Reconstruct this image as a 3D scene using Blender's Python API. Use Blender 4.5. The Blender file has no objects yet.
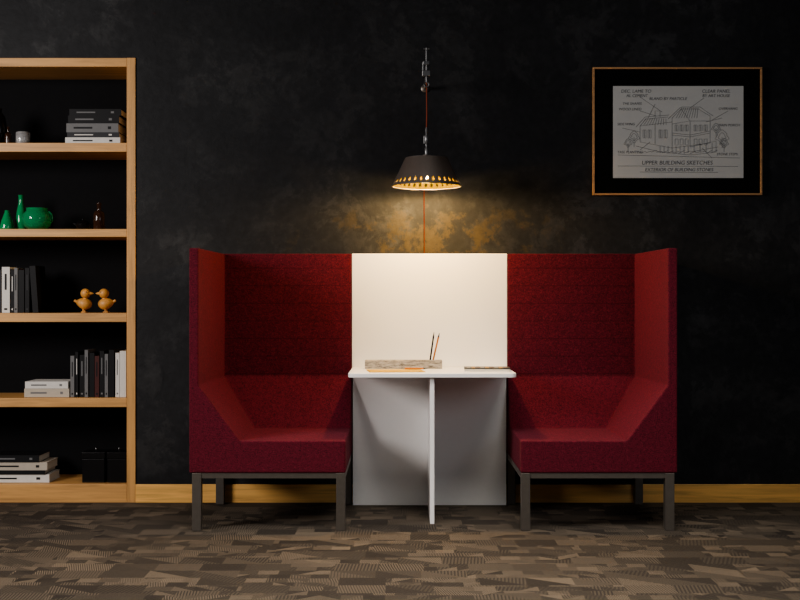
import bpy, bmesh, math, random
from mathutils import Vector, Matrix
random.seed(7)
F=1111.11; H=1.14; YW=6.26; YF=5.484; YB=6.16
sc=bpy.context.scene
def PX(px,Y): return (px-400)*Y/F
def PZ(py,Y): return H-(py-300)*Y/F

# ---------- node helpers ----------
class NT:
    def __init__(s,name):
        s.mat=bpy.data.materials.new(name); s.mat.use_nodes=True
        s.nt=s.mat.node_tree; s.b=s.nt.nodes['Principled BSDF']
    def n(s,t,**k):
        nd=s.nt.nodes.new(t)
        for a,v in k.items(): setattr(nd,a,v)
        return nd
    def l(s,a,b): s.nt.links.new(a,b)
    def put(s,sock,v):
        if isinstance(v,bpy.types.NodeSocket): s.l(v,sock)
        else: sock.default_value=v
    def m(s,op,a,b=None,c=None):
        nd=s.n('ShaderNodeMath',operation=op); s.put(nd.inputs[0],a)
        if b is not None: s.put(nd.inputs[1],b)
        if c is not None: s.put(nd.inputs[2],c)
        return nd.outputs[0]
    def mix(s,f,a,b):
        nd=s.n('ShaderNodeMix',data_type='RGBA'); s.put(nd.inputs[0],f)
        s.put(nd.inputs[6],a if isinstance(a,bpy.types.NodeSocket) else (*a,1)[:4]); s.put(nd.inputs[7],b if isinstance(b,bpy.types.NodeSocket) else (*b,1)[:4])
        return nd.outputs[2]
    def coord(s,kind='Object',scale=(1,1,1),rot=(0,0,0)):
        tc=s.n('ShaderNodeTexCoord'); mp=s.n('ShaderNodeMapping')
        mp.inputs['Scale'].default_value=scale; mp.inputs['Rotation'].default_value=rot
        s.l(tc.outputs[kind],mp.inputs[0]); return mp.outputs[0]
    def noise(s,vec,scale,detail=4,rough=.5,dist=0):
        nd=s.n('ShaderNodeTexNoise'); s.l(vec,nd.inputs['Vector'])
        nd.inputs['Scale'].default_value=scale; nd.inputs['Detail'].default_value=detail
        nd.inputs['Roughness'].default_value=rough; nd.inputs['Distortion'].default_value=dist
        return nd.outputs['Fac']
    def ramp(s,f,stops,interp='LINEAR'):
        nd=s.n('ShaderNodeValToRGB'); nd.color_ramp.interpolation=interp
        e=nd.color_ramp.elements
        while len(e)<len(stops): e.new(.5)
        for i,(p,c) in enumerate(stops):
            e[i].position=p; e[i].color=(*c,1) if isinstance(c,tuple) else (c,c,c,1)
        s.l(f,nd.inputs[0]); return nd.outputs[0]
    def bump(s,h,strength=.3,dist=.01):
        nd=s.n('ShaderNodeBump'); nd.inputs['Strength'].default_value=strength; nd.inputs['Distance'].default_value=dist
        s.l(h,nd.inputs['Height']); s.l(nd.outputs[0],s.b.inputs['Normal'])
    def base(s,v): s.put(s.b.inputs['Base Color'],v if isinstance(v,bpy.types.NodeSocket) else (*v,1))
    def rough(s,v): s.put(s.b.inputs['Roughness'],v)

def plain(name,c,rough=.5,metal=0,var=.12,scale=40,**k):
    t=NT(name); v=t.coord(); f=t.noise(v,scale,3)
    t.base(t.mix(f,tuple(x*(1-var) for x in c),tuple(min(1,x*(1+var)) for x in c)))
    t.rough(rough); t.b.inputs['Metallic'].default_value=metal
    for a,b in k.items(): t.b.inputs[a.replace('_',' ')].default_value=b
    return t.mat

def wood(name,c,axis='X'):
    t=NT(name); sx={'X':(1.2,22,22),'Z':(22,22,1.2),'Y':(22,1.2,22)}[axis]
    v=t.coord(scale=sx); f=t.noise(v,1.6,6,.6,.6)
    d=tuple(x*.66 for x in c)
    col=t.ramp(f,[(.3,d),(.52,c),(.75,tuple(min(1,x*1.2) for x in c))])
    t.base(col); t.rough(.5); t.bump(f,.15,.002); return t.mat

WOODC=(.57,.31,.11)
woodX=wood('oak_horizontal',WOODC,'X'); woodZ=wood('oak_vertical',WOODC,'Z')
woodB=wood('oak_baseboard',(.80,.45,.14),'X')

# wall plaster
def wallmat():
    t=NT('dark_plaster'); v=t.coord()
    a=t.noise(v,1.1,8,.62,.8); b=t.noise(v,4.6,10,.70,.3); c=t.noise(v,26,6,.6)
    k=t.ramp(b,[(.50,0.),(.55,1.)])
    k2=t.ramp(a,[(.42,0.),(.60,1.)])
    blot=t.m('MULTIPLY',k,k2)
    base=t.mix(k2,(.0100,.0103,.0117),(.0165,.0168,.0182))
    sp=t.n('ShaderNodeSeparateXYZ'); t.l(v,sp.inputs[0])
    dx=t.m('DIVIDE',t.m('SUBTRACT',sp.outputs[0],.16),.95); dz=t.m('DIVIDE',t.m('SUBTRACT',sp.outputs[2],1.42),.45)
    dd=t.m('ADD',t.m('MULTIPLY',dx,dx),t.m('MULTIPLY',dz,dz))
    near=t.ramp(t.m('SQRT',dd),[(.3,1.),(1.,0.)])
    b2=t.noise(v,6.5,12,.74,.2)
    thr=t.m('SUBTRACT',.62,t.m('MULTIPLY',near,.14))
    glow_blot=t.m('MULTIPLY',t.ramp(t.m('MULTIPLY',t.m('SUBTRACT',b2,thr),16.),[(0.,0.),(1.,1.)]),near)
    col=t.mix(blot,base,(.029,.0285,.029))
    col=t.mix(glow_blot,col,(.042,.030,.014))  # lamp's golden glow on the wall, painted into the colour as brown blotches
    fine=t.ramp(c,[(.35,.75),(.65,1.2)])
    mx=t.n('ShaderNodeMix',data_type='RGBA',blend_type='MULTIPLY'); mx.inputs[0].default_value=1
    t.l(col,mx.inputs[6]); t.l(fine,mx.inputs[7]); t.base(mx.outputs[2])
    t.rough(t.m('SUBTRACT',.62,t.m('MULTIPLY',blot,.15)))
    t.b.inputs['Specular IOR Level'].default_value=.3
    t.bump(t.m('ADD',b,t.m('MULTIPLY',c,.25)),.35,.012); return t.mat
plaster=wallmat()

# carpet
def carpet():
    t=NT('patchwork_carpet')
    v=t.coord(rot=(0,0,0.0)); sp=t.n('ShaderNodeSeparateXYZ'); t.l(v,sp.inputs[0]); X,Y=sp.outputs[0],sp.outputs[1]
    def layer(w,h,seed,sfreq):
        gy=t.m('DIVIDE',Y,h); cy=t.m('FLOOR',gy); fy=t.m('FRACT',gy)
        cmb0=t.n('ShaderNodeCombineXYZ'); t.l(cy,cmb0.inputs[0]); cmb0.inputs[1].default_value=seed
        wn0=t.n('ShaderNodeTexWhiteNoise',noise_dimensions='3D'); t.l(cmb0.outputs[0],wn0.inputs['Vector'])
        gx=t.m('ADD',t.m('DIVIDE',X,w),wn0.outputs['Value']); cx=t.m('FLOOR',gx); fx=t.m('FRACT',gx)
        cm=t.n('ShaderNodeCombineXYZ'); t.l(cx,cm.inputs[0]); t.l(cy,cm.inputs[1]); cm.inputs[2].default_value=seed
        wn=t.n('ShaderNodeTexWhiteNoise',noise_dimensions='3D'); t.l(cm.outputs[0],wn.inputs['Vector'])
        r=wn.outputs['Value']; sc_=t.n('ShaderNodeSeparateColor'); t.l(wn.outputs['Color'],sc_.inputs[0])
        d1=t.m('LESS_THAN',fx,fy); d2=t.m('LESS_THAN',fx,t.m('SUBTRACT',1.,fy))
        pick=t.m('GREATER_THAN',sc_.outputs[0],.5)
        side=t.m('ADD',t.m('MULTIPLY',d1,pick),t.m('MULTIPLY',d2,t.m('SUBTRACT',1.,pick)))
        tri=t.m('GREATER_THAN',sc_.outputs[1],.5); side=t.m('MULTIPLY',side,tri)
        cm2=t.n('ShaderNodeCombineXYZ'); t.l(cx,cm2.inputs[0]); t.l(cy,cm2.inputs[1]); t.l(t.m('ADD',side,seed+3.3),cm2.inputs[2])
        w2=t.n('ShaderNodeTexWhiteNoise',noise_dimensions='3D'); t.l(cm2.outputs[0],w2.inputs['Vector'])
        s2=t.n('ShaderNodeSeparateColor'); t.l(w2.outputs['Color'],s2.inputs[0])
        ax=t.m('MULTIPLY',t.m('SUBTRACT',s2.outputs[0],.5),2.0)
        dirr=t.m('GREATER_THAN',s2.outputs[1],.45)
        u=t.m('ADD',t.m('MULTIPLY',X,dirr),t.m('MULTIPLY',Y,t.m('SUBTRACT',1.,dirr)))
        u=t.m('ADD',u,t.m('MULTIPLY',t.m('MULTIPLY',ax,.5),t.m('ADD',X,Y)))
        st=t.m('GREATER_THAN',t.m('SINE',t.m('MULTIPLY',u,sfreq)),0.1)
        return w2.outputs['Value'],st,s2.outputs[2],r
    a,sa,ka,ra=layer(.19,.12,1.,460.)
    b,sb,kb,rb=layer(.085,.065,9.,480.)
    sel=t.m('GREATER_THAN',ra,.45)
    inv=t.m('SUBTRACT',1.,sel)
    val=t.m('ADD',t.m('MULTIPLY',a,inv),t.m('MULTIPLY',b,sel))
    st=t.m('ADD',t.m('MULTIPLY',sa,inv),t.m('MULTIPLY',sb,sel))
    kk=t.m('ADD',t.m('MULTIPLY',ka,inv),t.m('MULTIPLY',kb,sel))
    col=t.ramp(val,[(0,(.038,.031,.025)),(.3,(.080,.065,.050)),(.55,(.12,.096,.072)),(.8,(.165,.131,.096)),(1,(.225,.177,.127))])
    c2=t.mix(t.m('MULTIPLY',st,t.m('ADD',t.m('MULTIPLY',kk,.55),.4)),col,(.034,.028,.023))
    nz=t.noise(v,1.1,3); c3=t.mix(t.ramp(nz,[(.35,0.),(.7,.5)]),c2,(.05,.041,.033))
    fn=t.noise(v,350,2); c4=t.n('ShaderNodeMix',data_type='RGBA',blend_type='MULTIPLY'); c4.inputs[0].default_value=1
    t.l(c3,c4.inputs[6]); t.l(t.ramp(fn,[(.3,.6),(.7,1.3)]),c4.inputs[7])
    t.base(c4.outputs[2]); t.rough(.85); t.b.inputs['Specular IOR Level'].default_value=.2
    t.bump(t.m('ADD',fn,t.m('MULTIPLY',st,.6)),.5,.004); return t.mat
carpetm=carpet()

def fabric(name,channels=False):
    t=NT(name); v=t.coord()
    f=t.noise(v,190,3,.7); g=t.noise(v,60,4,.7)
    wv=t.coord(scale=(60,60,240)); h=t.noise(wv,1.6,3,.7)
    fac=t.m('ADD',t.m('MULTIPLY',f,.5),t.m('ADD',t.m('MULTIPLY',h,.3),t.m('MULTIPLY',g,.2)))
    col=t.ramp(fac,[(.38,(.022,.004,.008)),(.47,(.086,.0095,.018)),(.55,(.132,.0135,.025)),(.66,(.19,.032,.045))])
    hh=fac
    if channels:
        sp=t.n('ShaderNodeSeparateXYZ'); t.l(v,sp.inputs[0])
        fr=t.m('FRACT',t.m('DIVIDE',sp.outputs[2],.0975))
        gv=t.m('LESS_THAN',t.m('ABSOLUTE',t.m('SUBTRACT',fr,.5)),.03)
        col=t.mix(t.m('MULTIPLY',gv,.3),t.mix(.22,col,(.015,.002,.004)),(.01,.001,.003))
        hh=t.m('SUBTRACT',fac,t.m('MULTIPLY',gv,.15))
    t.base(col); t.rough(.9); t.b.inputs['Sheen Weight'].default_value=.07
    t.b.inputs['Sheen Tint'].default_value=(.8,.25,.32,1); t.b.inputs['Specular IOR Level'].default_value=.15
    t.bump(hh,.5,.004); return t.mat
fab=fabric('red_wool'); fabc=fabric('red_wool_channelled',True)

white=plain('white_laminate',(.88,.87,.85),.45,var=.02)
screenm=plain('cream_screen_fabric',(.92,.88,.79),.8,var=.03,scale=200)
steel=plain('brushed_bronze_steel',(.17,.15,.13),.42,.7)
black=plain('black_paint',(.012,.012,.013),.45)
darkback=plain('shelf_back_black',(.010,.010,.011),.9,Specular_IOR_Level=.1)
blackgloss=plain('black_gloss',(.006,.006,.007),.2)
lampgrey=plain('taupe_enamel',(.085,.066,.055),.5)
lampyel=plain('yellow_enamel',(.036,.024,.0003),.8,Specular_IOR_Level=.0)
zinc=plain('zinc_metal',(.25,.25,.25),.35,.8)
cordm=plain('rust_cord',(.085,.018,.006),.8,Specular_IOR_Level=.1)
birdm=wood('bird_oak',(.62,.30,.08),'Z')
paper=plain('drawing_paper',(.55,.55,.53),.8,var=.06,scale=8)
ink=plain('ink',(.11,.11,.11),.7)
matb=plain('black_mat',(.004,.004,.004),.9,Specular_IOR_Level=.1)
pages=plain('book_pages',(.62,.58,.50),.8,var=.1,scale=150)
concrete=None
t=NT('travertine'); v=t.coord(scale=(1,1,4)); f=t.noise(v,22,8,.75)
t.base(t.ramp(f,[(.38,(.10,.085,.065)),(.5,(.33,.29,.235)),(.65,(.48,.43,.36))])); t.rough(.7); t.bump(f,.4,.003); concrete=t.mat
def glass(name,c,ior=1.45,r=.05,tr=.75):
    t=NT(name); v=t.coord(); f=t.noise(v,6,2); t.base(t.mix(f,c,tuple(x*.9 for x in c))); t.rough(r)
    t.b.inputs['Transmission Weight'].default_value=tr; t.b.inputs['IOR'].default_value=ior; return t.mat
greeng=glass('green_glass',(.05,.50,.20),tr=.6); palegreen=glass('deep_green_glass',(.03,.36,.13),tr=.3); clearg=glass('clear_glass',(.8,.8,.8)); browng=glass('brown_glass',(.045,.020,.012),tr=.1)

# ---------- geometry helpers ----------
def link(o): sc.collection.objects.link(o); return o
def mesh_obj(name,bm,mats,bevel=0,smooth=False,seg=2):
    bmesh.ops.recalc_face_normals(bm,faces=bm.faces)
    me=bpy.data.meshes.new(name); bm.to_mesh(me); bm.free()
    for m in (mats if isinstance(mats,(list,tuple)) else [mats]): me.materials.append(m)
    if smooth:
        for p in me.polygons: p.use_smooth=True
    o=link(bpy.data.objects.new(name,me))
    if bevel:
        md=o.modifiers.new('bevel','BEVEL'); md.width=bevel; md.segments=seg; md.limit_method='ANGLE'; md.angle_limit=math.radians(25)
    return o
def addbox(bm,x0,x1,y0,y1,z0,z1,mi=0,M=None):
    vs=[bm.verts.new(p) for p in [(x0,y0,z0),(x1,y0,z0),(x1,y1,z0),(x0,y1,z0),(x0,y0,z1),(x1,y0,z1),(x1,y1,z1),(x0,y1,z1)]]
    if M is not None:
        for q in vs: q.co=M@q.co
    for idx in [(3,2,1,0),(4,5,6,7),(0,1,5,4),(1,2,6,5),(2,3,7,6),(3,0,4,7)]:
        f=bm.faces.new([vs[i] for i in idx]); f.material_index=mi
def box(name,x0,x1,y0,y1,z0,z1,mat,bevel=.002):
    bm=bmesh.new(); addbox(bm,x0,x1,y0,y1,z0,z1); return mesh_obj(name,bm,mat,bevel)
def lathe(name,prof,mat,loc,n=32,closed=True,smooth=True):
    bm=bmesh.new(); rings=[]
    for r,z in prof:
        rings.append([bm.verts.new((max(r,1e-4)*math.cos(2*math.pi*i/n),max(r,1e-4)*math.sin(2*math.pi*i/n),z)) for i in range(n)])
    for a,b in zip(rings,rings[1:]):
        for i in range(n): bm.faces.new((a[i],a[(i+1)%n],b[(i+1)%n],b[i]))
    if closed:
        bm.faces.new(rings[0]); bm.faces.new(rings[-1])
    o=mesh_obj(name,bm,mat,smooth=smooth); o.location=loc
    if smooth:
        md=o.modifiers.new('es','EDGE_SPLIT'); md.split_angle=math.radians(40)
    return o
def tube(name,pts,r,mat,cyclic=False):
    cu=bpy.data.curves.new(name,'CURVE'); cu.dimensions='3D'; cu.bevel_depth=r; cu.bevel_resolution=3; cu.use_fill_caps=True
    s=cu.splines.new('POLY'); s.points.add(len(pts)-1)
    for p,q in zip(s.points,pts): p.co=(*q,1)
    s.use_cyclic_u=cyclic; cu.materials.append(mat)
    return link(bpy.data.objects.new(name,cu))
def group(name,parts,loc=(0,0,0)):
    e=bpy.data.objects.new(name,None); link(e); e.location=loc; e.empty_display_size=.1
    for p in parts:
        p.parent=e; p.matrix_parent_inverse=Matrix.Translation(-Vector(loc))
    return e

# ---------- room ----------
XL,XR,ZC=-4.6,4.8,3.3
NL,NR,NT_=-3.25,PX(136,YW),PZ(58,YW)
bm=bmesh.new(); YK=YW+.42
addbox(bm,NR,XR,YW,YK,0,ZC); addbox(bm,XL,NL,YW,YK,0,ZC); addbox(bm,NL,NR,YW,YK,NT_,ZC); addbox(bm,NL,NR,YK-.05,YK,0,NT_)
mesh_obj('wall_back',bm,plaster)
box('floor',XL,XR,-1.2,YW+.42,-.06,0,carpetm,0)
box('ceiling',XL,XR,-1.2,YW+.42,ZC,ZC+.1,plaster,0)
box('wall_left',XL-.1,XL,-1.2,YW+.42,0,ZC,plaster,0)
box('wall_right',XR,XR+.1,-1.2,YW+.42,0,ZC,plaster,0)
box('baseboard_back',NR,XR,YW-.014,YW,0,PZ(484,YW),woodB,.003)

# ---------- bookshelf ----------
parts=[]
FX=PX(127,YW); y0,y1=YW-.008,YK-.055
parts.append(box('side_right',FX,NR-.001,y0,y1,0,NT_,woodZ,.002))
parts.append(box('side_left',NL+.001,NL+.05,y0,y1,0,NT_,woodZ,.002))
parts.append(box('top_board',NL+.05,FX,y0,y1,PZ(67,YW),NT_-.001,woodX,.002))
shelf={}
for nm,py,py2 in [('shelf_1',143,152),('shelf_2',229,237),('shelf_3',313,322),('shelf_4',398,407),('bottom_board',484,503)]:
    z=PZ(py,YW); shelf[nm]=z
    parts.append(box(nm,NL+.05,FX,y0,y1,max(0,PZ(py2,YW)),z,woodX,.002))
parts.append(box('back_panel',NL+.05,FX,y1-.01,y1,0.1,PZ(67,YW),darkback,0))
group('built_in_bookshelf',parts)
S1,S2,S3,S4,S5=[shelf[k]+.0006 for k in ('shelf_1','shelf_2','shelf_3','shelf_4','bottom_board')]

def col(c,r=.6):
    key='cover_%d_%d_%d'%tuple(int(255*x) for x in c)
    return bpy.data.materials.get(key) or plain(key,c,r,var=.08,Specular_IOR_Level=.25)
def book_part(name,x0,x1,yf,d,z0,z1,c,c2=None,lie=False,ang=0):
    """hard-cover book with spine toward the room (-Y)."""
    bm=bmesh.new(); w=x1-x0; h=z1-z0; b=.0025
    def B(a0,a1,b0,b1,c0,c1,mi): addbox(bm,a0,a1,b0,b1,c0,c1,mi)
    if not lie:
        B(0,b,0,d,0,h,0); B(w-b,w,0,d,0,h,0); B(b,w-b,0,.003,0,h,0); B(b,w-b,.003,d-.004,.003,h-.004,1)
        if c2: 
            B(w*.36,w*.62,-.0006,.0002,h*.5,h*.85,2); B(w*.3,w*.7,-.0006,.0002,h*.06,h*.1,2)
    else:
        B(0,w,0,d,0,b,0); B(0,w,0,d,h-b,h,0); B(0,w,0,.003,b,h-b,0); B(.003,w-.003,.003,d-.004,b,h-b,1)
        if c2: B(w*.14,w*.5,-.0006,.0002,h*.4,h*.6,2); B(w*.80,w*.86,-.0006,.0002,h*.35,h*.65,2)
    o=mesh_obj(name,bm,[col(c),pages,col(c2 or (.5,.5,.5))],0)
    o.location=(x0,yf,z0+.0004); o.rotation_euler=(0,ang,0); return o
def stack(name,px0,px1,z,specs,yf=6.30,d=.2):
    ps=[];zz=z
    for i,(dx0,dx1,hh,c,c2) in enumerate(specs):
        h=hh*yf/F
        ps.append(book_part('book_%d'%(i+1),PX(px0+dx0,yf),PX(px1+dx1,yf),yf+random.uniform(0,.01),d,zz,zz+h,c,c2,True)); zz+=h+.0006
    return group(name,ps)
def row(name,z,specs,yf=6.30,d=.17):
    ps=[]
    for i,(a,b,top,c,c2,*an) in enumerate(specs):
        ang=an[0] if an else 0
        ps.append(book_part('book_%d'%(i+1),PX(a,yf)+.0005,PX(b,yf)-.0005,yf+random.uniform(0,.01),d,z,PZ(top,yf),c,c2,False,ang))
    return group(name,ps)
K=(.008,.008,.009);G=(.035,.035,.038);W=(.62,.60,.56);C=(.45,.40,.33);LG=(.16,.16,.16);BR=(.07,.02,.018)
stack('book_stack',66,120,S1,[(-1,0,6.5,W,K),(1,-1,5,G,W),(0,-2,9,LG,K),(2,-1,7.5,K,LG),(3,1,6.5,K,LG)])
stack('book_stack',24,69,S4,[(0,0,8.5,C,LG),(1,-1,7,W,LG)])
stack('book_stack',-12,49,S5,[(-4,0,8,W,K),(0,-4,4,K,None),(2,-2,8,C,K),(3,-10,7,K,LG)])
row('book_row',S3,[(-6,1,270,G,W),(1.5,9.5,267,W,K),(10,13.5,270,K,W),(14,17.5,268,LG,K),(18,24,270,K,None),(24.5,29,268,K,G),(32,38,266,K,None,-.07)])
row('book_row',S4,[(70,74,356,LG,K),(75,78,352,K,W),(79,84,355,K,LG),(84.5,88,350,LG,K),(88.5,94,353,K,None),(94.5,99,356,BR,K),(99.5,104,351,K,LG),(104.5,108,354,LG,K),(108.5,114,350,K,None),(115,119,353,W,LG),(119.5,126,351,W,None)])
Yo=6.36
lathe('black_vase',[(.03,0),(.045,.03),(.05,.10),(.04,.16),(.02,.19),(.022,.21)],blackgloss,(PX(-2,Yo),Yo,S1))
lathe('perfume_bottle',[(.018,0),(.02,.03),(.018,.06),(.006,.07),(.006,.095),(.009,.1)],browng,(PX(10,Yo),Yo-.03,S1))
j=[lathe('jar',[(.036,0),(.04,.006),(.04,.07),(.036,.075),(.034,.07),(.034,.01)],clearg,(PX(23,Yo),Yo,S1+.0005)),
   lathe('wax',[(.031,0),(.032,.004),(.032,.04),(.03,.042)],plain('wax',(.7,.66,.6),.6),(PX(23,Yo),Yo,S1+.012))]
group('glass_candle_jar',j)
lathe('green_glass_carafe',[(.040,0),(.042,.006),(.032,.05),(.014,.10),(.012,.112),(.010,.112),(.010,.10)],palegreen,(PX(7,Yo),Yo,S2))
lathe('green_glass_bottle',[(.030,0),(.033,.006),(.032,.07),(.022,.12),(.014,.16),(.014,.20),(.017,.205),(.012,.205)],palegreen,(PX(21,Yo+.06),Yo+.06,S2))
g=[lathe('body',[(.045,0),(.072,.02),(.084,.055),(.078,.085),(.058,.108),(.060,.122),(.055,.122),(.052,.108)],greeng,(PX(37,Yo-.03),Yo-.03,S2+.0005))]
hp=[(PX(37,Yo)+.072+.024*math.sin(a),Yo-.03,S2+.065+.036*math.cos(a)) for a in [i*math.pi/12 for i in range(13)]]
g.append(tube('handle',hp,.006,greeng)); group('green_glass_pitcher',g)
g=[lathe('bowl',[(.02,0),(.036,.012),(.042,.035),(.03,.05),(.01,.055),(.008,.065)],blackgloss,(PX(83,Yo),Yo,S2)),
   tube('spout',[(PX(83,Yo)-.03,Yo,S2+.02),(PX(83,Yo)-.055,Yo,S2+.04)],.006,blackgloss)]
group('small_black_teapot',g)
lathe('brown_glass_bottle',[(.028,0),(.032,.005),(.032,.085),(.026,.10),(.012,.11),(.011,.135),(.014,.14),(.014,.15),(.006,.155)],browng,(PX(99,Yo-.04),Yo-.04,S2))
def bird(px,s):
    x=PX(px,6.33); ps=[]
    bm=bmesh.new(); bmesh.ops.create_uvsphere(bm,u_segments=28,v_segments=18,radius=1)
    for vv in bm.verts:
        c=vv.co; k=1-.25*max(0,c.x*s*-1)
        vv.co=Vector((c.x*.045,c.y*.034*k,c.z*.034*k+ (.010*max(0,-c.x*s))))
    o=mesh_obj('body',bm,birdm,smooth=True); o.location=(x,6.33,S3+.050); ps.append(o)
    bm=bmesh.new(); bmesh.ops.create_uvsphere(bm,u_segments=24,v_segments=16,radius=.028); o=mesh_obj('head',bm,birdm,smooth=True)
    o.location=(x+s*.010,6.325,S3+.110); ps.append(o)
    o=lathe('neck',[(.017,0),(.013,.012),(.016,.026)],birdm,(x+s*.008,6.328,S3+.072),20); ps.append(o)
    o=lathe('beak',[(.010,0),(.007,.012),(.001,.024)],birdm,(x+s*.034,6.322,S3+.110),16); o.rotation_euler=(0,s*math.pi/2,0); ps.append(o)
    for k in (-1,1):
        o=lathe('eye',[(.003,0),(.003,.0025),(.0005,.003)],black,(x+s*.022,6.325+k*.0235,S3+.118),12); o.rotation_euler=(k*-math.pi/2,0,0); ps.append(o)
        ps.append(tube('leg',[(x,6.33+k*.013,S3+.03),(x,6.33+k*.013,S3+.006)],.005,birdm))
        ps.append(box('foot',x-.012,x+.016,6.33+k*.013-.009,6.33+k*.013+.009,S3+.0005,S3+.007,birdm,.002))
    o=tube('tail',[(x-s*.035,6.33,S3+.060),(x-s*.055,6.33,S3+.070)],.008,birdm); ps.append(o)
    group('wooden_bird_figurine',ps)
bird(84,1); bird(106,-1)
for a,b in ((82,104.5),(107,126)):
    y=6.30; x0,x1=PX(a,y),PX(b,y)
    group('black_storage_box',[box('box',x0,x1,y,y+.13,S5+.0005,S5+.135,blackgloss,.003),box('lid',x0-.003,x1+.003,y-.003,y+.133,S5+.136,S5+.172,blackgloss,.003),
      lathe('knob',[(.006,0),(.006,.008),(.01,.012),(.008,.018)],blackgloss,((x0+x1)/2,y+.065,S5+.172),16)])
# ---------- booth seats ----------
ZT,ZSL,ZS,ZB=1.397,.719,.444,.286
YM=6.03; YBK=YW-.02
def seat(xo,s,W=.773):
    t1,t2,wd=.046,.066,.25
    bm=bmesh.new()
    def V(u,y,z): return bm.verts.new((xo+s*u,y,z))
    A=V(0,YF,ZT);B=V(t1,YF,ZT);Cc=V(t1,YF,ZSL);D=V(wd,YF,ZS);E=V(W,YF,ZS);Fv=V(W,YF,ZB);Gv=V(0,YF,ZB)
    B2=V(t2,YB,ZT);C2=V(t2,YB,ZSL);D2=V(wd,YM,ZS);E2=V(W,YM,ZS);Hh=V(W,YB,ZSL);I=V(W,YB,ZT)
    J=V(W,YBK,ZT);Kk=V(0,YBK,ZT);J0=V(W,YBK,ZB);K0=V(0,YBK,ZB)
    fs=[(A,B,Cc,D,E,Fv,Gv),(B,B2,C2,Cc),(Cc,C2,D2,D),(D,D2,E2,E),(C2,Hh,E2,D2),(B2,I,Hh,C2),(A,B,B2,I,J,Kk),(A,Kk,K0,Gv),(Kk,J,J0,K0),(Gv,Fv,J0,K0),(Fv,E,E2,Hh,I,J,J0)]
    for i,f in enumerate(fs):
        q=bm.faces.new(f); q.material_index=1 if i==5 else 0
    up=mesh_obj('upholstery',bm,[fab,fabc],.007,seg=3)
    for p in up.data.polygons: p.use_smooth=False
    ps=[up]; L=.045
    ua,ub=.014,W-.002
    for i,(u0,u1) in enumerate(((ua,ua+L),(ub-L,ub))):
        for jn,(ya,yb) in enumerate(((YF+.002,YF+.002+L),(YBK-L,YBK-.001))):
            xs=sorted((xo+s*u0,xo+s*u1)); ps.append(box('leg_%d'%(i*2+jn+1),xs[0],xs[1],ya,yb,0,ZB-.001,steel,.002))
        xs=sorted((xo+s*u0,xo+s*u1)); ps.append(box('side_rail_%d'%(i+1),xs[0],xs[1],YF+.002+L,YBK-L,ZB-.03,ZB-.001,steel,.001))
    xs=sorted((xo+s*(ua+L),xo+s*(ub-L)))
    ps.append(box('front_rail',xs[0],xs[1],YF+.006,YF+.04,ZB-.028,ZB-.001,steel,.001))
    ps.append(box('back_rail',xs[0],xs[1],YBK-.04,YBK-.006,ZB-.028,ZB-.001,steel,.001))
    group('high_back_booth_seat',ps)
XA=PX(189,YF); XB=PX(677.5,YF)
seat(XA,1); seat(XB,-1)
xi0,xi1=XA+.773+.002,XB-.773-.002; xc=(xi0+xi1)/2

# ---------- table ----------
TZ=.768; TF=5.63
def rounded_top():
    bm=bmesh.new(); r=.03; x0,x1=xc-.428,xc+.428; pts=[(x1-.0,YB-.002),(x0,YB-.002)]
    for cx,a0 in ((x0+r,math.pi),(x1-r,1.5*math.pi)):
        for i in range(9):
            a=a0+i*math.pi/16; pts.append((cx+r*math.cos(a),TF+r+r*math.sin(a)))
    vs=[bm.verts.new((x,y,TZ-.022)) for x,y in pts]; f=bm.faces.new(vs)
    e=bmesh.ops.extrude_face_region(bm,geom=[f]); bmesh.ops.translate(bm,vec=(0,0,.022),verts=[q for q in e['geom'] if isinstance(q,bmesh.types.BMVert)])
    return mesh_obj('table_top',bm,white,.003)
tp=[rounded_top(),
    box('back_screen',xi0,xi1,YB,YBK,TZ-.03,ZT,screenm,.004),
    box('lower_panel',xi0+.004,xi1-.004,YB+.012,YB+.034,0,TZ-.031,white,.001),
    box('center_fin',xc-.011,xc+.011,5.654,YB+.0115,0,TZ-.023,white,.002)]
group('booth_table',tp)

# table items
y=6.03; z=TZ+.0006
sl=[]
bm=bmesh.new(); addbox(bm,PX(365,y),PX(442,y),y-.035,y+.035,z,z+.046); sl.append(mesh_obj('slab',bm,concrete,.003))
def pencil(name,p,q,c):
    p,q=Vector(p),Vector(q); d=(q-p); L=d.length; r=.0050
    bm=bmesh.new(); rings=[]
    for rr,zz in ((r,0),(r,L-.024),(.001,L-.0005),(.0005,L)):
        rings.append([bm.verts.new((rr*math.cos(i*math.pi/3),rr*math.sin(i*math.pi/3),zz)) for i in range(6)])
    for k,(a,b) in enumerate(zip(rings,rings[1:])):
        for i in range(6):
            f=bm.faces.new((a[i],a[(i+1)%6],b[(i+1)%6],b[i])); f.material_index=[0,1,2][k]
    bm.faces.new(rings[0]); bm.faces.new(rings[-1])
    o=mesh_obj(name,bm,[c,black,black]); o.location=p; o.rotation_euler=d.to_track_quat('Z','Y').to_euler(); return o
yelp=plain('orange_pencil',(.50,.17,.012),.6); blkp=plain('black_pencil',(.012,.012,.012),.8,Specular_IOR_Level=.1)
sl.append(pencil('pencil_1',(PX(430,y),y-.01,z+.04),(PX(434,y),y-.012,PZ(332,y)),blkp))
sl.append(pencil('pencil_2',(PX(433,y),y+.01,z+.04),(PX(439.5,y),y+.012,PZ(333,y)),yelp))
group('stone_pencil_holder',sl)
kraft=plain('yellow_paper',(.62,.37,.035),.8)
bm=bmesh.new(); M=Matrix.Translation((PX(398,5.85),5.83,z))@Matrix.Rotation(.12,4,'Z')
addbox(bm,-.16,.13,-.12,.09,0,.0016,0,M); addbox(bm,-.157,.127,-.117,.087,.0016,.003,0,M); mesh_obj('yellow_paper_sheets',bm,kraft)
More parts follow.
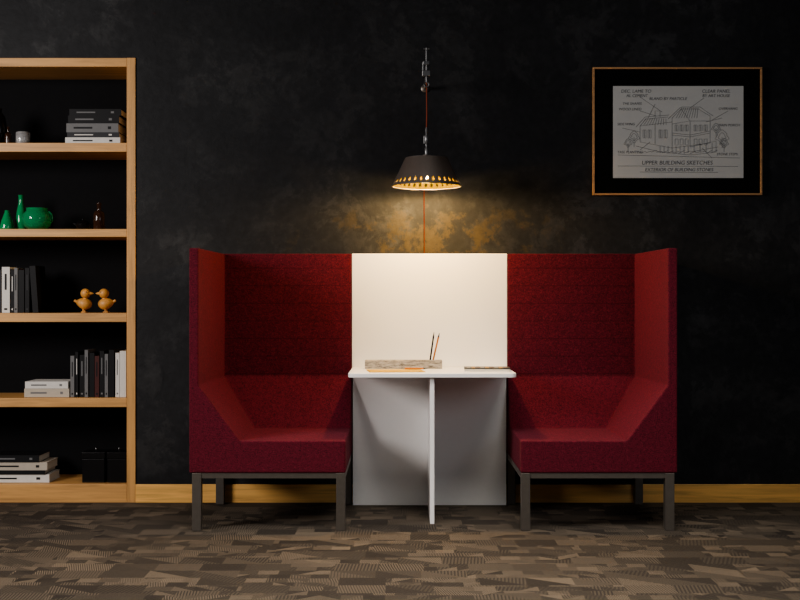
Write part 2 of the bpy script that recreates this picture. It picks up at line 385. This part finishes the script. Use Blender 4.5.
pencil('pencil',(PX(405,5.9),5.90,z+.0085),(PX(428,5.86),5.885,z+.0085),yelp)
bm=bmesh.new(); M=Matrix.Translation((PX(487,5.85),5.86,z))@Matrix.Rotation(-.05,4,'Z')
addbox(bm,-.118,.118,-.08,.08,0,.012,0,M); addbox(bm,-.12,.12,-.082,.082,.012,.016,1,M)
for i in range(9): addbox(bm,-.105+i*.024,-.087+i*.024,-.07,.065,.016,.0175,2+i%3,M)
mesh_obj('swatch_book',bm,[pages,black,plain('swatch_grey',(.20,.20,.19)),plain('swatch_ochre',(.35,.2,.05)),plain('swatch_brown',(.08,.045,.025))])

# ---------- picture ----------
Y=YW-.03; fx0,fx1,fz0,fz1=PX(593,Y),PX(762.5,Y),PZ(195,Y),PZ(67,Y)
fr=wood('gilt_oak_frame',(.50,.27,.115),'X'); w=.0105
ps=[box('frame_top',fx0,fx1,Y,YW-.001,fz1-w,fz1,fr),box('frame_bottom',fx0,fx1,Y,YW-.001,fz0,fz0+w,fr),
    box('frame_left',fx0,fx0+w,Y,YW-.001,fz0+w,fz1-w,fr),box('frame_right',fx1-w,fx1,Y,YW-.001,fz0+w,fz1-w,fr),
    box('mat',fx0+w,fx1-w,Y+.012,YW-.002,fz0+w,fz1-w,matb,0)]
Yp=Y+.010; px0,px1=PX(613,Yp),PX(743.5,Yp); pz0,pz1=PZ(178,Yp),PZ(86,Yp)
ps.append(box('paper',px0,px1,Yp,Yp+.0018,pz0,pz1,paper,0))
Yl=Yp-.0006
cu=bpy.data.curves.new('sketch','CURVE'); cu.dimensions='3D'; cu.bevel_depth=.0009; cu.bevel_resolution=0
def ln(*pts):
    s=cu.splines.new('POLY'); s.points.add(len(pts)-1)
    for p,(a,b) in zip(s.points,pts): p.co=(PX(a,Yl),Yl,PZ(b,Yl),1)
ln((672,148),(672,118),(681,109),(698,109),(710,116),(710,143),(672,148),(640,142),(640,126),(672,122))
ln((668,119),(681,107),(700,107),(713,116)); ln((681,109),(690,121),(672,124)); ln((690,121),(710,121)); ln((690,121),(690,147))
ln((672,133),(690,135),(710,131)); ln((672,135),(690,137),(710,133))
ln((640,126),(646,119),(668,117)); ln((636,127),(645,117),(669,115)); ln((655,124),(655,144)); ln((655,118),(655,111),(660,111),(660,117))
for x in (675,680,685,694,699,704):
    ln((x,125),(x+3,125),(x+3,131),(x,131),(x,125)); ln((x+1.5,125),(x+1.5,131))
    ln((x,139),(x+3,139),(x+3,145),(x,145),(x,139))
for x in (643,648,659,664): ln((x,130),(x+3,130),(x+3,138),(x,138),(x,130)); ln((x+1.5,130),(x+1.5,138))
for i in range(9): ln((682+i*2,107.5),(676+i*2.6,118))
for i in range(10): ln((646+i*2.2,118.5),(641+i*2.8,125))
for i in range(14): ln((640+i*5.5,153+random.uniform(-1,1)),(646+i*5.5,151+random.uniform(-1,1)))
for x in (694,700,706,712): ln((x,143),(x,152)); 
ln((690,147),(716,141),(716,152),(690,155),(660,152),(636,146)); ln((690,152),(718,147))
for x in range(660,690,4): ln((x,146),(x,153))
for cx,cy,r in ((634,137,5),(722,137,6),(628,143,3.5),(716,128,4),(724,143,4)):
    for rr in (r,r*.6): ln(*[(cx+rr*(1+.25*math.sin(5*a))*math.cos(a),cy+rr*(1+.25*math.cos(4*a))*math.sin(a)) for a in [i*math.pi/9 for i in range(19)]])
    ln((cx,cy),(cx,cy+r+5))
ln((618,155),(740,158)); ln((640,97),(662,112)); ln((655,104),(648,118)); ln((704,98),(690,108)); ln((728,111),(712,120)); ln((640,150),(650,142)); ln((712,158),(702,148)); ln((622,128),(640,132))
ln((640,111),(656,116)); ln((722,118),(706,122)); ln((640,172),(718,172.5)); ln((618,166),(738,166.5))
cu.materials.append(ink); so=link(bpy.data.objects.new('house_sketch',cu)); ps.append(so)
def txt(s,px,py,hp):
    c=bpy.data.curves.new('lettering','FONT'); c.body=s; c.size=hp*Yl/F*1.35; c.shear=.15; c.align_x='CENTER'; c.extrude=.0003
    c.materials.append(ink); o=link(bpy.data.objects.new('lettering',c)); o.location=(PX(px,Yl),Yl,PZ(py+hp*.5,Yl)); o.rotation_euler=(math.pi/2,0,0); ps.append(o)
txt('DEC. LAME TO',636,91,3.4); txt('AL CEMENT',637,95.5,3); txt('BLAND BY PARTICLE',668,98.5,3); txt('CLEAR PANEL',716,91,3.4); txt('BY ART HOUSE',716,95.5,3)
txt('THE SHAPES',632,103.5,2.6); txt('WOOD LINED',630,109,2.6); txt('OVERHANG',728,108.5,2.6); txt('MAIN PORCH',729,125,2.6); txt('SIDE WING',626,124,2.6)
txt('TREE PLANTING',630,152,2.6); txt('STONE STEPS',727,154,2.6); txt('UPPER BUILDING SKETCHES',677,162.5,4.2); txt('EXTERIOR OF BUILDING STONES',679,169.5,3.4)
group('framed_architectural_drawing',ps)

# ---------- pendant lamp ----------
LY=5.85; LX=PX(426.5,LY); S=F/LY
zb=PZ(186,LY); zt=PZ(158.5,LY); rb=34.5/S; rt=21.5/S
ps=[]
def shade():
    bm=bmesh.new(); N=34; hb=zt-zb
    def pt(a,h):
        r=rb+(rt-rb)*(h/hb)
        return (r*math.cos(a),r*math.sin(a),h)
    b0,b1=.008,.040
    cache={}
    def v(a,h):
        k=(round(a/(2*math.pi)*N*100)%(N*100),round(h*1e5))
        if k not in cache: cache[k]=bm.verts.new(pt(a,h))
        return cache[k]
    st=2*math.pi/N
    for i in range(N):
        a0=i*st; am=a0+st/2; a1=a0+st
        for (h0,h1) in ((0,b0),(b1,hb*.7),(hb*.7,hb)):
            bm.faces.new((v(a0,h0),v(am,h0),v(am,h1),v(a0,h1))); bm.faces.new((v(am,h0),v(a1,h0),v(a1,h1),v(am,h1)))
        hm=(b0+b1)/2
        outer=[v(a0,b0),v(am,b0),v(a1,b0),v(a1,hm),v(a1,b1),v(am,b1),v(a0,b1),v(a0,hm)]
        hw=st*.28
        hole=[(-.65,-.55),(0,-.85),(.65,-.55),(.72,-.05),(.28,.55),(0,.88),(-.28,.55),(-.72,-.05)]
        inner=[bm.verts.new(pt(am+hw*x,hm+(b1-b0)*.46*y_)) for x,y_ in hole]
        for k in range(8): bm.faces.new((outer[k],outer[(k+1)%8],inner[(k+1)%8],inner[k]))
    o=mesh_obj('shade',bm,[lampgrey,lampyel],smooth=False); o.location=(LX,LY,zb)
    md=o.modifiers.new('solid','SOLIDIFY'); md.thickness=.0025; md.offset=-1; md.material_offset=1; md.material_offset_rim=0
    return o
ps.append(shade())
ps.append(lathe('shade_cap',[(rt,0),(rt,.003),(.03,.010),(.02,.014),(.02,.02),(.0,.02)],lampgrey,(LX,LY,zt-.001),36))
ps.append(lathe('bottom_rim',[(rb-.003,0),(rb+.002,0),(rb+.002,.004),(rb-.003,.004),(rb-.003,0)],lampgrey,(LX,LY,zb-.003),48,closed=False))
ps.append(lathe('socket',[(.02,0),(.02,.05),(.012,.06)],lampgrey,(LX,LY,zt-.06),20))
em=NT('bulb_glow'); em.b.inputs['Emission Color'].default_value=(1,.6,.18,1); em.b.inputs['Emission Strength'].default_value=4; em.base((1,.8,.5))
ps.append(lathe('bulb',[(.002,0),(.018,.006),(.027,.022),(.026,.036),(.014,.05)],em.mat,(LX,LY,zt-.105),24))
zc=zt+.019
ps.append(lathe('stem_fitting',[(.008,0),(.010,.01),(.010,.035),(.006,.04),(.006,.06),(.010,.065),(.010,.10),(.007,.105),(.007,.13),(.004,.145)],zinc,(LX,LY,zc),16))
zarm=PZ(74,LY)
cord2=plain('rust_cord_bright',(.26,.045,.012),.7)
ps.append(tube('hanging_cord',[(LX,LY,zc+.14),(LX+.002,LY,(zc+zarm)/2),(LX,LY,zarm-.04)],.0035,cord2))
ps.append(tube('stem_wire',[(LX-.012,LY,zc+.10),(LX-.012,LY,zc+.06)],.003,zinc))
ps.append(tube('bracket_arm',[(LX,YW-.004,zarm),(LX,LY-.01,zarm)],.008,zinc))
ps.append(lathe('wall_plate',[(.022,0),(.022,.008),(.012,.014)],steel,(LX,YW-.001,zarm),24)); ps[-1].rotation_euler=(math.pi/2,0,0)
ps.append(box('clamp_block',LX-.024,LX+.020,LY-.022,LY+.012,zarm-.016,zarm+.016,zinc,.004))
ps.append(tube('threaded_rod',[(LX,LY-.005,zarm-.045),(LX,LY-.005,PZ(48,LY))],.0055,zinc))
ps.append(box('clamp_jaw',LX-.020,LX+.016,LY-.018,LY+.008,zarm+.045,zarm+.066,zinc,.004))
ps.append(tube('clamp_bar',[(LX-.018,LY-.005,zarm-.0),(LX-.018,LY-.005,zarm+.06)],.005,zinc))
ps.append(tube('wing_handle',[(LX-.016,LY-.005,PZ(49,LY)),(LX+.016,LY-.005,PZ(49,LY))],.0045,zinc))
ps.append(tube('hook',[(LX+.012*math.sin(a),LY-.005,zarm-.045-.012+.012*math.cos(a)) for a in [i*math.pi/6 for i in range(10)]],.0035,zinc))
ps.append(tube('feed_cord',[(LX-.006,LY+.03,zt+.018),(LX-.006,LY+.20,zt-.0),(LX-.004,YW-.03,zt-.05),(LX-.004,YW-.010,zt-.15),(LX-.002,YW-.010,1.20),(LX-.002,YW-.008,.5)],.003,cordm))
group('pendant_lamp',ps)

# ---------- lights ----------
def area(name,loc,target,sx,sy,p,c,spread=180):
    l=bpy.data.lights.new(name,'AREA'); l.shape='RECTANGLE'; l.size=sx; l.size_y=sy; l.energy=p; l.color=c; l.spread=math.radians(spread)
    o=link(bpy.data.objects.new(name,l)); o.location=loc; o.rotation_euler=(Vector(target)-Vector(loc)).to_track_quat('-Z','Y').to_euler()
area('key_softbox',(-3.9,3.1,2.2),(.3,6.0,.5),1.2,1.2,135,(1,.94,.91))
area('fill_softbox',(2.6,.6,2.4),(.3,5.8,.5),2,1.5,24,(.9,.93,1))
area('overhead_floor_light',(.4,3.9,3.2),(.4,4.3,0),2.6,1.0,46,(1,.95,.88),95)
l=bpy.data.lights.new('lamp_bulb_light','POINT'); l.energy=52; l.color=(1,.66,.28); l.shadow_soft_size=.03
o=link(bpy.data.objects.new('lamp_bulb_light',l)); o.location=(LX,LY,zt-.138)
w=bpy.data.worlds.new('world'); sc.world=w; w.use_nodes=True; bg=w.node_tree.nodes['Background']; bg.inputs[0].default_value=(.8,.9,1,1); bg.inputs[1].default_value=.08
try: sc.view_settings.look='AgX - Medium High Contrast'
except Exception as e: print('look',e)

cam=bpy.data.cameras.new('camera'); cam.lens=50; cam.sensor_width=36; co=link(bpy.data.objects.new('camera',cam)); co.location=(0,0,H); co.rotation_euler=(math.pi/2,0,0); sc.camera=co
